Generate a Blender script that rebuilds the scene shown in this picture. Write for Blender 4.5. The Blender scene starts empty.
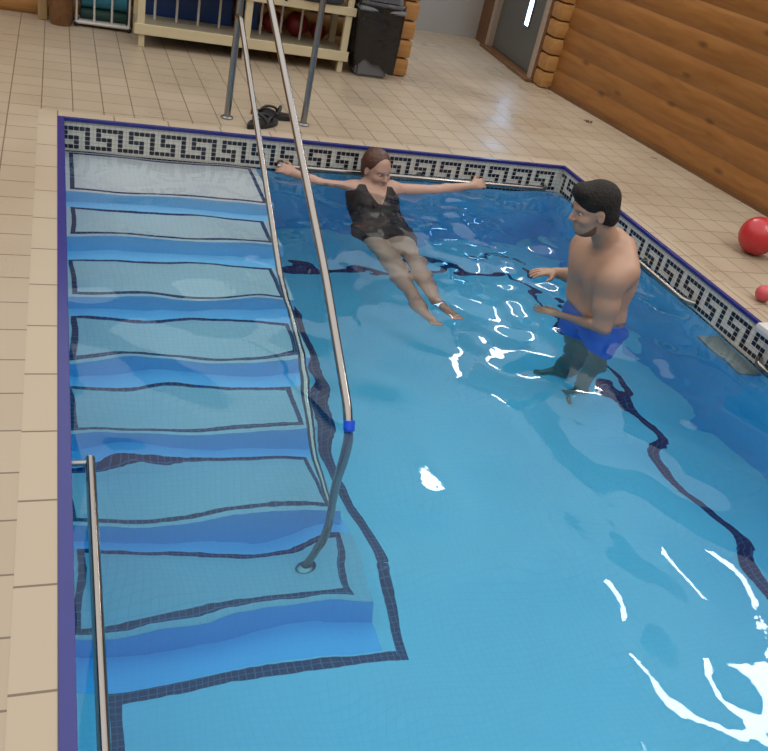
import bpy, bmesh, math, random
import numpy as np
from mathutils import Vector, Matrix

S = bpy.context.scene
COL = S.collection
random.seed(7)

# ------------------------------------------------------------------ camera
F_PX, YAW, PITCH, ROLL = 864.15, 0.4261, 0.5437, 0.2299
CAM = Vector((-0.0136, -5.2909, 1.7108))
cy, sy, cp, sp = math.cos(YAW), math.sin(YAW), math.cos(PITCH), math.sin(PITCH)
fwd = Vector((sy * cp, cy * cp, -sp)); rt = Vector((cy, -sy, 0)); up = rt.cross(fwd)
r2 = rt * math.cos(ROLL) + up * math.sin(ROLL)
u2 = -rt * math.sin(ROLL) + up * math.cos(ROLL)
cd = bpy.data.cameras.new('camera'); cam = bpy.data.objects.new('camera', cd); COL.objects.link(cam)
m3 = Matrix((r2, u2, -fwd)).transposed()
cam.matrix_world = Matrix.Translation(CAM) @ m3.to_4x4()
cd.sensor_fit = 'HORIZONTAL'; cd.sensor_width = 36.0; cd.lens = 36.0 * F_PX / 768.0
cd.clip_start = 0.05
S.camera = cam

# ------------------------------------------------------------------ light
w = bpy.data.worlds.new('room_light'); S.world = w; w.use_nodes = True
bg = w.node_tree.nodes['Background']
wt = w.node_tree                                   # warm room light: brown walls low down, pale ceiling overhead
g_ = wt.nodes.new('ShaderNodeTexCoord'); sx_ = wt.nodes.new('ShaderNodeSeparateXYZ'); ra = wt.nodes.new('ShaderNodeValToRGB')
wt.links.new(g_.outputs['Generated'], sx_.inputs[0]); wt.links.new(sx_.outputs['Z'], ra.inputs[0]); wt.links.new(ra.outputs[0], bg.inputs[0])
ra.color_ramp.elements[0].position = .0; ra.color_ramp.elements[0].color = (.16, .11, .07, 1)
ra.color_ramp.elements[1].position = .85; ra.color_ramp.elements[1].color = (1.0, .97, .93, 1)
e_ = ra.color_ramp.elements.new(.38); e_.color = (.30, .24, .18, 1)
e_ = ra.color_ramp.elements.new(.55); e_.color = (.85, .80, .74, 1)
bg.inputs[1].default_value = 0.80
S.view_settings.view_transform = 'Standard'; S.view_settings.look = 'None'
S.view_settings.gamma = 1.0; S.view_settings.use_curve_mapping = False
S.view_settings.exposure = 1.02
S.cycles.max_bounces = 22; S.cycles.diffuse_bounces = 8; S.cycles.transmission_bounces = 16; S.cycles.glossy_bounces = 8

# ------------------------------------------------------------------ materials
def new_mat(name):
    m = bpy.data.materials.new(name); m.use_nodes = True
    nt = m.node_tree; b = nt.nodes['Principled BSDF']
    return m, nt, b
def srgb(r, g, b):
    f = lambda c: (c / 255 / 12.92) if c / 255 <= .04045 else ((c / 255 + .055) / 1.055) ** 2.4
    return (f(r), f(g), f(b), 1)
def plain(name, col, rough=.5, metal=0., bump=0., bscale=60., var=.0, sss=0.):
    m, nt, b = new_mat(name)
    b.inputs['Roughness'].default_value = rough; b.inputs['Metallic'].default_value = metal
    b.inputs['Base Color'].default_value = col
    tc = nt.nodes.new('ShaderNodeTexCoord')
    if var:
        n = nt.nodes.new('ShaderNodeTexNoise'); n.inputs['Scale'].default_value = bscale * .3; n.inputs['Detail'].default_value = 4
        nt.links.new(tc.outputs['Object'], n.inputs['Vector'])
        mx = nt.nodes.new('ShaderNodeMix'); mx.data_type = 'RGBA'
        mx.inputs[6].default_value = tuple(c * (1 - var) for c in col[:3]) + (1,)
        mx.inputs[7].default_value = tuple(min(1, c * (1 + var)) for c in col[:3]) + (1,)
        nt.links.new(n.outputs['Fac'], mx.inputs[0]); nt.links.new(mx.outputs[2], b.inputs['Base Color'])
    if bump:
        n = nt.nodes.new('ShaderNodeTexNoise'); n.inputs['Scale'].default_value = bscale; n.inputs['Detail'].default_value = 4
        nt.links.new(tc.outputs['Object'], n.inputs['Vector'])
        bp = nt.nodes.new('ShaderNodeBump'); bp.inputs['Strength'].default_value = bump; bp.inputs['Distance'].default_value = .01
        nt.links.new(n.outputs['Fac'], bp.inputs['Height']); nt.links.new(bp.outputs['Normal'], b.inputs['Normal'])
    if sss:
        b.inputs['Subsurface Weight'].default_value = sss; b.inputs['Subsurface Radius'].default_value = (.02, .008, .004)
        b.inputs['Subsurface Scale'].default_value = .5
    return m
def tiled(name, c1, c2, grout, bw, rh, mort, rough=.35, bump=.3, off=(0, 0), bias=0., dirt=0.):
    m, nt, b = new_mat(name); b.inputs['Roughness'].default_value = rough
    uv = nt.nodes.new('ShaderNodeUVMap')
    mp = nt.nodes.new('ShaderNodeMapping'); mp.inputs['Location'].default_value = (off[0], off[1], 0)
    nt.links.new(uv.outputs[0], mp.inputs[0])
    br = nt.nodes.new('ShaderNodeTexBrick'); br.offset = 0; br.squash = 1
    br.inputs['Color1'].default_value = c1; br.inputs['Color2'].default_value = c2; br.inputs['Mortar'].default_value = grout
    br.inputs['Scale'].default_value = 1; br.inputs['Mortar Size'].default_value = mort; br.inputs['Mortar Smooth'].default_value = .2
    br.inputs['Bias'].default_value = bias; br.inputs['Brick Width'].default_value = bw; br.inputs['Row Height'].default_value = rh
    nt.links.new(mp.outputs[0], br.inputs['Vector'])
    out = br.outputs['Color']
    if dirt:
        n = nt.nodes.new('ShaderNodeTexNoise'); n.inputs['Scale'].default_value = 1.3; n.inputs['Detail'].default_value = 2
        nt.links.new(uv.outputs[0], n.inputs['Vector'])
        rr = nt.nodes.new('ShaderNodeMapRange'); rr.inputs[1].default_value = .1; rr.inputs[2].default_value = .9
        rr.inputs[3].default_value = 1 - dirt; rr.inputs[4].default_value = 1.0
        nt.links.new(n.outputs['Fac'], rr.inputs[0])
        mx = nt.nodes.new('ShaderNodeMix'); mx.data_type = 'RGBA'; mx.blend_type = 'MULTIPLY'; mx.inputs[0].default_value = 1
        nt.links.new(out, mx.inputs[6]); nt.links.new(rr.outputs[0], mx.inputs[7]); out = mx.outputs[2]
        r3 = nt.nodes.new('ShaderNodeMapRange'); r3.inputs[1].default_value = .35; r3.inputs[2].default_value = .65
        r3.inputs[3].default_value = rough - .12; r3.inputs[4].default_value = rough + .15
        nt.links.new(n.outputs['Fac'], r3.inputs[0]); nt.links.new(r3.outputs[0], b.inputs['Roughness'])
    nt.links.new(out, b.inputs['Base Color'])
    if bump:
        bp = nt.nodes.new('ShaderNodeBump'); bp.inputs['Strength'].default_value = bump; bp.inputs['Distance'].default_value = .003; bp.invert = True
        nt.links.new(br.outputs['Fac'], bp.inputs['Height']); nt.links.new(bp.outputs['Normal'], b.inputs['Normal'])
    return m
def wood(name, c1, c2, along='X', rough=.4, knots=True):
    m, nt, b = new_mat(name); b.inputs['Roughness'].default_value = rough
    tc = nt.nodes.new('ShaderNodeTexCoord'); mp = nt.nodes.new('ShaderNodeMapping')
    s = {'X': (1.2, 14, 14), 'Y': (14, 1.2, 14), 'Z': (14, 14, 1.2)}[along]
    mp.inputs['Scale'].default_value = s
    nt.links.new(tc.outputs['Object'], mp.inputs[0])
    n = nt.nodes.new('ShaderNodeTexNoise'); n.inputs['Scale'].default_value = 1.5; n.inputs['Detail'].default_value = 6; n.inputs['Distortion'].default_value = .6
    nt.links.new(mp.outputs[0], n.inputs['Vector'])
    cr = nt.nodes.new('ShaderNodeValToRGB'); cr.color_ramp.elements[0].position = .3; cr.color_ramp.elements[1].position = .7
    cr.color_ramp.elements[0].color = c1; cr.color_ramp.elements[1].color = c2
    nt.links.new(n.outputs['Fac'], cr.inputs[0]); out = cr.outputs[0]
    if knots:
        mp2 = nt.nodes.new('ShaderNodeMapping'); s2 = {'X': (1.6, 4.5, 4.5), 'Y': (4.5, 1.6, 4.5), 'Z': (4.5, 4.5, 1.6)}[along]
        mp2.inputs['Scale'].default_value = s2; nt.links.new(tc.outputs['Object'], mp2.inputs[0])
        v = nt.nodes.new('ShaderNodeTexVoronoi'); v.inputs['Scale'].default_value = 1.3
        nt.links.new(mp2.outputs[0], v.inputs['Vector'])
        rr = nt.nodes.new('ShaderNodeMapRange'); rr.inputs[1].default_value = .05; rr.inputs[2].default_value = .16
        rr.inputs[3].default_value = .45; rr.inputs[4].default_value = 1
        nt.links.new(v.outputs['Distance'], rr.inputs[0])
        mx = nt.nodes.new('ShaderNodeMix'); mx.data_type = 'RGBA'; mx.blend_type = 'MULTIPLY'; mx.inputs[0].default_value = 1
        nt.links.new(out, mx.inputs[6]); nt.links.new(rr.outputs[0], mx.inputs[7]); out = mx.outputs[2]
    nt.links.new(out, b.inputs['Base Color'])
    return m
def glow(name, col, s):
    m = bpy.data.materials.new(name); m.use_nodes = True; nt = m.node_tree
    for n in list(nt.nodes): nt.nodes.remove(n)
    e = nt.nodes.new('ShaderNodeEmission'); e.inputs[0].default_value = col; e.inputs[1].default_value = s
    o = nt.nodes.new('ShaderNodeOutputMaterial'); nt.links.new(e.outputs[0], o.inputs[0])
    return m

M = {}
M['deck'] = tiled('deck_tiles', (.57, .47, .35, 1), (.53, .435, .32, 1), (.22, .17, .12, 1), .176, .199, .0035, rough=.36, off=(-.076, .029), dirt=.12)
M['coping'] = tiled('coping_tiles', (.60, .50, .375, 1), (.57, .475, .355, 1), (.22, .17, .12, 1), .317, .317, .004, rough=.42, off=(.01, .01 + .317 * .5), dirt=.06)
M['cobalt'] = plain('cobalt_tile', (.028, .035, .26, 1), .22, var=.15, bscale=40)
M['white_mos'] = tiled('white_mosaic', (.66, .66, .60, 1), (.60, .61, .57, 1), (.45, .45, .42, 1), .0312, .0275, .0022, rough=.25)
M['dark_mos'] = plain('navy_mosaic', (.018, .022, .045, 1), .2)
M['line_mos'] = tiled('navy_line_mosaic', (.012, .025, .10, 1), (.016, .035, .13, 1), (.08, .14, .27, 1), .0275, .0275, .002, rough=.25)
M['tread'] = tiled('pale_tread_mosaic', (.57, .63, .68, 1), (.55, .61, .66, 1), (.51, .57, .62, 1), .0275, .0275, .002, rough=.3)
M['riser'] = tiled('blue_riser_mosaic', (.34, .68, .98, 1), (.33, .67, .97, 1), (.36, .69, .97, 1), .0275, .0275, .002, rough=.25)
M['pool_wall'] = tiled('blue_wall_mosaic', (.26, .66, .93, 1), (.24, .64, .91, 1), (.28, .66, .90, 1), .0275, .0275, .002, rough=.25)
M['pool_floor'] = tiled('pale_floor_mosaic', (.72, .86, .90, 1), (.70, .85, .89, 1), (.67, .82, .87, 1), .0275, .0275, .0018, rough=.3)
M['under'] = plain('concrete', (.3, .3, .29, 1), .9)
M['steel'] = plain('polished_steel', (.42, .40, .385, 1), .14, 1.0)
M['steel_dull'] = plain('satin_steel', (.42, .44, .46, 1), .3, 1.0)
M['logs'] = wood('orange_log_wood', (.32, .13, .032, 1), (.44, .20, .055, 1), 'Y')
M['logs_x'] = wood('tan_log_wood', (.44, .21, .06, 1), (.60, .32, .11, 1), 'X')
M['logs_dark'] = wood('brown_timber', (.16, .07, .025, 1), (.25, .12, .045, 1), 'Y', knots=False)
M['tan'] = wood('tan_timber', (.44, .30, .14, 1), (.56, .40, .22, 1), 'Z', knots=False)
M['plaster'] = plain('white_plaster', (.50, .49, .47, 1), .7, bump=.1)
M['cream'] = plain('cream_painted_timber', (.78, .70, .47, 1), .5, var=.1, bscale=20)
M['cream_board'] = wood('worn_cream_boards', (.42, .38, .28, 1), (.58, .52, .38, 1), 'X', knots=False)
M['white_pl'] = plain('white_plastic', (.80, .81, .80, 1), .35)
M['door'] = plain('grey_door_paint', (.14, .15, .145, 1), .4)
M['frame'] = plain('pale_door_frame', (.50, .40, .33, 1), .5)
M['blue_mat'] = plain('blue_vinyl', (.02, .085, .38, 1), .35, var=.2, bscale=12)
M['teal'] = plain('teal_vinyl', (.02, .22, .33, 1), .35, var=.25, bscale=14)
M['green'] = plain('dark_green_foam', (.02, .08, .07, 1), .6)
M['navy_foam'] = plain('navy_foam', (.02, .05, .13, 1), .6)
M['bin_grey'] = plain('grey_bin_plastic', (.17, .19, .22, 1), .45)
M['bin_dark'] = plain('dark_bin_flap', (.07, .08, .10, 1), .4)
M['bag'] = plain('black_bin_liner', (.012, .012, .014, 1), .22, bump=.6, bscale=16)
M['slate'] = plain('slate_fabric', (.035, .055, .075, 1), .7, bump=.3, bscale=30)
M['red'] = plain('red_rubber', (.62, .035, .045, 1), .25)
M['dark_red'] = plain('dark_red_rubber', (.22, .012, .02, 1), .35)
M['pink'] = plain('pink_rubber', (.72, .10, .13, 1), .35)
M['yellow'] = plain('yellow_rubber', (.50, .40, .04, 1), .35)
M['black'] = plain('black_rubber', (.012, .014, .018, 1), .5)
M['leaf'] = plain('dark_brown_leaf', (.07, .045, .02, 1), .7)
M['grey_reflection'] = plain('grey_water_reflection', (.20, .26, .27, 1), .4, var=.2, bscale=10)  # grey-green that imitates a reflection on the pool water
M['skin_m'] = plain('tanned_skin', (.54, .33, .235, 1), .5, bump=.08, bscale=90, var=.06)
M['skin_f'] = plain('fair_skin', (.55, .34, .26, 1), .5, bump=.05, bscale=90, var=.05)
M['lip'] = plain('lips', (.35, .10, .08, 1), .4)
M['hair_m'] = plain('black_hair', (.010, .007, .006, 1), .8, bump=1.0, bscale=70)
M['stubble'] = plain('dark_stubble', (.19, .105, .075, 1), .8)
M['hair_f'] = plain('auburn_hair', (.10, .035, .018, 1), .4, bump=.7, bscale=50)
M['suit'] = plain('dark_plum_swimsuit', (.010, .008, .014, 1), .6)
M['trunks'] = plain('bright_blue_shorts', (.03, .20, .72, 1), .6, bump=.3, bscale=18)
M['eye'] = plain('eye_white', (.7, .68, .65, 1), .15)
M['iris'] = plain('dark_iris', (.03, .02, .015, 1), .15)
M['tube'] = glow('lit_tube', (1.0, .97, .92, 1), 13)
M['daylight'] = glow('daylit_glass', (.34, .60, 1.0, 1), 7)
# everything above the water is toned to the room's exposure
def tone(mats, k):
    for key in mats:
        for n_ in M[key].node_tree.nodes:
            if n_.type == 'BSDF_PRINCIPLED': ss = [n_.inputs['Base Color']]
            elif n_.type == 'TEX_BRICK': ss = [n_.inputs['Color1'], n_.inputs['Color2'], n_.inputs['Mortar']]
            elif n_.type == 'MIX' and n_.blend_type == 'MIX': ss = [n_.inputs[6], n_.inputs[7]]
            elif n_.type == 'VALTORGB':
                for e_ in n_.color_ramp.elements: e_.color = tuple(c * k for c in e_.color[:3]) + (1,)
                ss = []
            else: ss = []
            for q in ss: q.default_value = tuple(c * k for c in q.default_value[:3]) + (1,)
tone([k for k in M if k not in ('tread', 'riser', 'pool_wall', 'pool_floor', 'line_mos', 'trunks', 'white_mos', 'tube', 'daylight', 'skin_m', 'skin_f', 'grey_reflection')], .72)
tone(['white_mos'], .95); tone(['skin_m', 'skin_f'], .80)
# water: clear dielectric with blue-green absorption
wm = bpy.data.materials.new('pool_water'); wm.use_nodes = True; nt = wm.node_tree
for n in list(nt.nodes): nt.nodes.remove(n)
gl = nt.nodes.new('ShaderNodeBsdfGlass'); gl.inputs['IOR'].default_value = 1.333; gl.inputs['Roughness'].default_value = 0
gl.inputs['Color'].default_value = (1, 1, 1, 1)
va = nt.nodes.new('ShaderNodeVolumeAbsorption'); va.inputs['Color'].default_value = (.0, .765, .945, 1); va.inputs['Density'].default_value = .85
tc = nt.nodes.new('ShaderNodeTexCoord'); nz = nt.nodes.new('ShaderNodeTexNoise'); nz.inputs['Scale'].default_value = 9; nz.inputs['Detail'].default_value = 2
nt.links.new(tc.outputs['Object'], nz.inputs['Vector'])
bp = nt.nodes.new('ShaderNodeBump'); bp.inputs['Strength'].default_value = .25; bp.inputs['Distance'].default_value = .004
nt.links.new(nz.outputs['Fac'], bp.inputs['Height']); nt.links.new(bp.outputs['Normal'], gl.inputs['Normal'])
o = nt.nodes.new('ShaderNodeOutputMaterial'); nt.links.new(gl.outputs[0], o.inputs['Surface']); nt.links.new(va.outputs[0], o.inputs['Volume'])
M['water'] = wm

# ------------------------------------------------------------------ helpers
def box_uv(me):
    uv = me.uv_layers.new(name='UVMap') if not me.uv_layers else me.uv_layers[0]
    for p in me.polygons:
        n = p.normal; a = max(range(3), key=lambda i: abs(n[i]))
        for li in p.loop_indices:
            c = me.vertices[me.loops[li].vertex_index].co
            uv.data[li].uv = (c.y, c.z) if a == 0 else ((c.x, c.z) if a == 1 else (c.x, c.y))
def obj(name, bm, mats, parent=None, smooth=False, loc=None):
    me = bpy.data.meshes.new(name); bm.normal_update(); bm.to_mesh(me); bm.free()
    if not isinstance(mats, (list, tuple)): mats = [mats]
    for m in mats: me.materials.append(m)
    box_uv(me)
    if smooth:
        for p in me.polygons: p.use_smooth = True
        if smooth != 'all':
            try: me.set_sharp_from_angle(angle=math.radians(40))
            except Exception: pass
    ob = bpy.data.objects.new(name, me); COL.objects.link(ob)
    if parent is not None: ob.parent = parent
    if loc: ob.location = loc
    return ob
def tag(o, label=None, cat=None, group=None, kind=None):
    if label: o['label'] = label
    if cat: o['category'] = cat
    if group: o['group'] = group
    if kind: o['kind'] = kind
    return o
def thing(name, label, cat, loc=(0, 0, 0), rz=0, group=None):
    o = bpy.data.objects.new(name, None); COL.objects.link(o); o.location = loc; o.rotation_euler = (0, 0, rz)
    o.empty_display_size = .05
    return tag(o, label, cat, group)
def part(o, label):
    o['label'] = label; return o
def box(bm, x0, x1, y0, y1, z0, z1, mi=0, bev=0.):
    vs = [bm.verts.new((x, y, z)) for z in (z0, z1) for y in (y0, y1) for x in (x0, x1)]
    fs = []
    for idx in ((0, 2, 3, 1), (4, 5, 7, 6), (0, 1, 5, 4), (2, 6, 7, 3), (0, 4, 6, 2), (1, 3, 7, 5)):
        f = bm.faces.new([vs[i] for i in idx]); f.material_index = mi; fs.append(f)
    if bev:
        es = list({e for f in fs for e in f.edges})
        bmesh.ops.bevel(bm, geom=es, offset=bev, segments=2, affect='EDGES', profile=.6)
    return fs
def quad(bm, pts, mi=0):
    f = bm.faces.new([bm.verts.new(p) for p in pts]); f.material_index = mi; return f
def spline(pts, n=8):
    P = [Vector(p) for p in pts]; out = []
    for i in range(len(P) - 1):
        p0 = P[max(i - 1, 0)]; p1 = P[i]; p2 = P[i + 1]; p3 = P[min(i + 2, len(P) - 1)]
        for k in range(n):
            t = k / n
            out.append(.5 * ((2 * p1) + (p2 - p0) * t + (2 * p0 - 5 * p1 + 4 * p2 - p3) * t * t + (3 * p1 - p0 - 3 * p2 + p3) * t ** 3))
    out.append(P[-1]); return out
def fillet(pts, r=.08, n=6):
    P = [Vector(p) for p in pts]; out = [P[0]]
    for i in range(1, len(P) - 1):
        a, b, c = P[i - 1], P[i], P[i + 1]
        d1 = (a - b); d2 = (c - b); rr = min(r, d1.length * .45, d2.length * .45)
        s, e = b + d1.normalized() * rr, b + d2.normalized() * rr
        for k in range(n + 1):
            t = k / n; out.append(s.lerp(b, t).lerp(b.lerp(e, t), t))
    out.append(P[-1]); return out
def tube(bm, pts, r, seg=14, mi=0, radii=None):
    P = [Vector(p) for p in pts]; rings = []
    t0 = (P[1] - P[0]).normalized(); nrm = t0.orthogonal().normalized()
    for i, p in enumerate(P):
        t = (P[min(i + 1, len(P) - 1)] - P[max(i - 1, 0)]).normalized()
        nrm = (nrm - t * nrm.dot(t)).normalized(); b = t.cross(nrm); rr = radii[i] if radii else r
        rings.append([bm.verts.new(p + (nrm * math.cos(a) + b * math.sin(a)) * rr) for a in (2 * math.pi * k / seg for k in range(seg))])
    for A, B in zip(rings, rings[1:]):
        for k in range(seg):
            f = bm.faces.new((A[k], A[(k + 1) % seg], B[(k + 1) % seg], B[k])); f.material_index = mi
    bm.faces.new(rings[0][::-1]).material_index = mi; bm.faces.new(rings[-1]).material_index = mi
def lathe(bm, prof, seg=32, mi=0, c=(0, 0, 0)):
    rings = []
    for r, z in prof:
        if r < 1e-6: rings.append([bm.verts.new((c[0], c[1], c[2] + z))])
        else: rings.append([bm.verts.new((c[0] + r * math.cos(2 * math.pi * k / seg), c[1] + r * math.sin(2 * math.pi * k / seg), c[2] + z)) for k in range(seg)])
    for A, B in zip(rings, rings[1:]):
        for k in range(seg):
            if len(A) == 1 and len(B) == 1: break
            if len(A) == 1: f = bm.faces.new((A[0], B[(k + 1) % seg], B[k]))
            elif len(B) == 1: f = bm.faces.new((A[k], A[(k + 1) % seg], B[0]))
            else: f = bm.faces.new((A[k], A[(k + 1) % seg], B[(k + 1) % seg], B[k]))
            f.material_index = mi
BM = bmesh.new

# ------------------------------------------------------------------ setting: deck and basin
PW, PL, WZ = 3.4, -7.2, -0.195          # pool width, near end, water level
ZS = [-.215 - .148 * k for k in range(7)]; ZF = -.215 - .148 * 7
bm = BM(); c = .115
box(bm, -3.2, -c, -8.2, 4.6, -.12, 0); box(bm, -c, PW + c, c, 4.6, -.12, 0); box(bm, PW + c, 5.4, -8.2, 4.6, -.12, 0); box(bm, -c, PW + c, -8.2, PL - c, -.12, 0)
tag(obj('floor', bm, M['deck']), kind='structure')
bm = BM(); e = .012
box(bm, -c, -e, PL - c, c, -.12, .001); box(bm, PW + e, PW + c, PL - c, c, -.12, .001)
box(bm, -e, PW + e, e, c, -.12, .001); box(bm, -e, PW + e, PL - c, PL - e, -.12, .001)
tag(obj('trim_1', bm, M['coping']), 'beige coping tiles around the pool edge', kind='structure')
bm = BM(); a = .026
for b_ in ((-e, a, PL, e), (PW - .012, PW + e, PL, e)): box(bm, b_[0], b_[1], b_[2], b_[3], -.016, .005, bev=.003)
box(bm, a, PW - .012, -.012, e, -.016, .005, bev=.003); box(bm, a, PW - .012, PL - e, PL + .02, -.016, .005, bev=.003)
tag(obj('trim_2', bm, M['cobalt']), 'cobalt blue tile edging round the pool', kind='structure')

# meander band: 5x5 key letters, period of six tiles
KEY = [(0, 0), (1, 0), (2, 0), (3, 0), (4, 0), (4, 1), (4, 2), (4, 3), (4, 4), (5, 4), (6, 4), (7, 4), (8, 4), (8, 3), (8, 2), (7, 2), (6, 2), (6, 1)]
def key_wall(name, origin, dx, length, tile, phase, nrm, label):
    bm = BM(); O = Vector(origin); D = Vector(dx); N = Vector(nrm)
    TH = .0275; top = -.044
    def rect(s0, s1, z0, z1, off, mi):
        p = [O + D * s0 + Vector((0, 0, z0)) + N * off, O + D * s1 + Vector((0, 0, z0)) + N * off,
             O + D * s1 + Vector((0, 0, z1)) + N * off, O + D * s0 + Vector((0, 0, z1)) + N * off]
        f = quad(bm, p, mi)
    # solid wall slab: band of white mosaic over blue mosaic
    for z0, z1, mi in ((-.20, -.012, 0), (ZF, -.20, 2)):
        rect(0, length, z0, z1, 0, mi)
    back = [O - N * .1, O + D * length - N * .1]
    quad(bm, [back[0] + Vector((0, 0, ZF)), back[1] + Vector((0, 0, ZF)), back[1] + Vector((0, 0, -.012)), back[0] + Vector((0, 0, -.012))], 3)
    quad(bm, [O + Vector((0, 0, -.012)), O + D * length + Vector((0, 0, -.012)), back[1] + Vector((0, 0, -.012)), back[0] + Vector((0, 0, -.012))], 3)
    seen = set()
    per = tile * 6
    k = -2
    while phase + k * per < length + per:
        for cx_, r in KEY:
            s = phase + k * per + cx_ * tile
            if (round(s, 4), r) in seen: continue
            seen.add((round(s, 4), r))
            if s < .002 or s + tile > length: continue
            g = tile * .06
            rect(s + g, s + tile - g, top - (r + 1) * TH + .0018, top - r * TH - .0018, .0012, 1)
        k += 1
    n = int(length / tile)
    for i in range(n):
        rect(i * tile + .001, (i + 1) * tile - .001, -.222, -.198, .0012, 1)
    ob = obj(name, bm, [M['white_mos'], M['dark_mos'], M['pool_wall'], M['under']])
    tag(ob, label, kind='structure'); return ob
T1 = .1865 / 6
key_wall('wall_pool_back', (0, 0, 0), (1, 0, 0), PW, T1, .171 - 4 * T1 - T1, (0, -1, 0), 'far pool wall with a navy key pattern band')
T2 = .2115 / 6
key_wall('wall_pool_right', (PW, 0, 0), (0, -1, 0), -PL, T2, (1.344 - 5 * .2115 / 6) % (.2115), (-1, 0, 0), 'right pool wall with a navy key pattern band')
bm = BM()
quad(bm, [(0, PL, ZF), (0, 0, ZF), (0, 0, -.012), (0, PL, -.012)]); box(bm, -.1, -.001, PL, 0, ZF, -.12, 1)
tag(obj('wall_pool_left', bm, [M['pool_wall'], M['under']]), 'left pool wall of blue mosaic', kind='structure')
bm = BM(); box(bm, -.1, PW + .1, PL - .1, PL, ZF, -.02)
tag(obj('wall_pool_front', bm, M['pool_wall']), 'near pool wall of blue mosaic', kind='structure')
bm = BM(); box(bm, -.1, PW + .1, PL - .1, .1, ZF - .1, ZF)
tag(obj('floor_pool', bm, M['pool_floor']), 'pale tiled pool floor under the water', kind='structure')
bm = BM(); h_ = ZF + .001; L = .052
def strip(x0, y0, x1, y1):
    L = .095 if y0 == y1 == -.46 else .054
    d = Vector((x1 - x0, y1 - y0, 0)); n = Vector((-d.y, d.x, 0)).normalized() * L / 2; e_ = d.normalized() * L / 2
    A = Vector((x0, y0, h_)) - e_; B = Vector((x1, y1, h_)) - e_
    quad(bm, [A - n, B - n, B + n, A + n]) if True else None
BL = [(.165, PL + .3), (.165, -3.32), (1.20, -3.33), (1.25, -2.9), (1.25, -.46), (2.95, -.46), (3.0, -.8), (3.0, PL + .3), (.165, PL + .3)]
for (x0, y0), (x1, y1) in zip(BL, BL[1:]): strip(x0, y0, x1, y1)
quad(bm, [(.0, -3.293, h_ - .0004), (1.115, -3.293, h_ - .0004), (1.115, -3.10, h_ - .0004), (.0, -3.10, h_ - .0004)], 1)
tag(obj('trim_3', bm, [M['line_mos'], M['riser']]), 'navy mosaic line on the pool floor', kind='structure')

# ------------------------------------------------------------------ steps
steps = thing('pool_steps', 'wide flight of seven submerged mosaic steps with blue risers on the left of the pool', 'steps', (.6, -1.5, ZF))
FR = [-.565, -.995, -1.475, -1.885, -2.30, -2.725, -3.09]     # front dark line
BK = [-.012, -.675, -1.14, -1.59, -2.03, -2.39, -2.81]        # back dark line
LR = [1.129, 1.093, 1.063, 1.044, 1.026, 1.03, 1.047]
SR = [1.175, 1.145, 1.12, 1.10, 1.09, 1.09, 1.115]
lw = .0235
def mesh_at(bm_, parent):
    pass
for k in range(7):
    z = ZS[k]; yf = FR[k] - .035; y0 = 0 if k == 0 else FR[k - 1] - .034; xr = SR[k]
    bm = BM()
    # body: riser (front), side, underside
    zb = z - .148
    quad(bm, [(0, yf, zb), (xr, yf, zb), (xr, yf, z), (0, yf, z)], 1)
    quad(bm, [(xr, yf, zb), (xr, -.001, zb), (xr, -.001, z), (xr, yf, z)], 0)
    quad(bm, [(0, -.001, zb), (xr, -.001, zb), (xr, yf, zb), (0, yf, zb)], 0)
    # tread surface in bands
    xs = [0, .052, .052 + lw, LR[k] - lw / 2, LR[k] + lw / 2, xr]
    b0, f0 = BK[k], FR[k]
    ys = [-.001, b0, b0 - lw, f0 + lw / 2, f0 - lw / 2, yf]
    for j in range(5):
        for i in range(5):
            inner_x = 1 <= i <= 3; inner_y = 1 <= j <= 3
            dark = (inner_x and inner_y) and (i in (1, 3) or j in (1, 3))
            mi = 2 if dark else (1 if (j == 0 and k > 0) else 0)
            quad(bm, [(xs[i], ys[j + 1], z), (xs[i + 1], ys[j + 1], z), (xs[i + 1], ys[j], z), (xs[i], ys[j], z)], mi)
    for v in bm.verts: v.co -= Vector((.6, -1.5, ZF))
    bmesh.ops.remove_doubles(bm, verts=bm.verts, dist=1e-5)
    obj('step', bm, [M['tread'], M['riser'], M['line_mos']], steps)

# ------------------------------------------------------------------ water
def wave(X, Y):
    rs = np.random.RandomState(5); Z = np.zeros_like(X)
    chop = .55 + 1.1 * np.exp(-((X - 2.5) ** 2 + (Y + 1.3) ** 2) / 1.0)
    for i in range(26):
        lam = rs.uniform(.28, .80); a = .0052 * lam ** 1.15; th = rs.uniform(0, 2 * math.pi); ph = rs.uniform(0, 6.28)
        Z += a * .76 * np.sin(2 * math.pi / lam * (X * math.cos(th) + Y * math.sin(th)) + ph)
    for i in range(14):
        lam = rs.uniform(.10, .24); a = .0011 * (lam / .15); th = rs.uniform(0, 2 * math.pi); ph = rs.uniform(0, 6.28)
        Z += a * (chop - .45) * np.sin(2 * math.pi / lam * (X * math.cos(th) + Y * math.sin(th)) + ph)
    # rings around the people
    for (qx, qy, am) in ((2.65, -1.7, .0055), (1.8, -1.9, .003)):
        R_ = np.hypot(X - qx, Y - qy); Z += am * np.exp(-R_ / .45) * np.sin(2 * math.pi * R_ / (.23 if qx > 2 else .28) + 1.2 * np.arctan2(Y - qy, X - qx))
    return Z
nx, ny = 150, 330; gx = np.linspace(-.03, PW + .03, nx); gy = np.linspace(PL - .03, .03, ny)
GX, GY = np.meshgrid(gx, gy); GZ = WZ + wave(GX, GY)
V = np.stack([GX.ravel(), GY.ravel(), GZ.ravel()], 1).tolist()
Fc = []
for j in range(ny - 1):
    for i in range(nx - 1):
        q = j * nx + i; Fc.append((q, q + 1, q + nx + 1, q + nx))
base = len(V); zb = ZF - .04
ring = [i for i in range(nx)] + [j * nx + nx - 1 for j in range(1, ny)] + [(ny - 1) * nx + i for i in range(nx - 2, -1, -1)] + [j * nx for j in range(ny - 2, 0, -1)]
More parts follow.
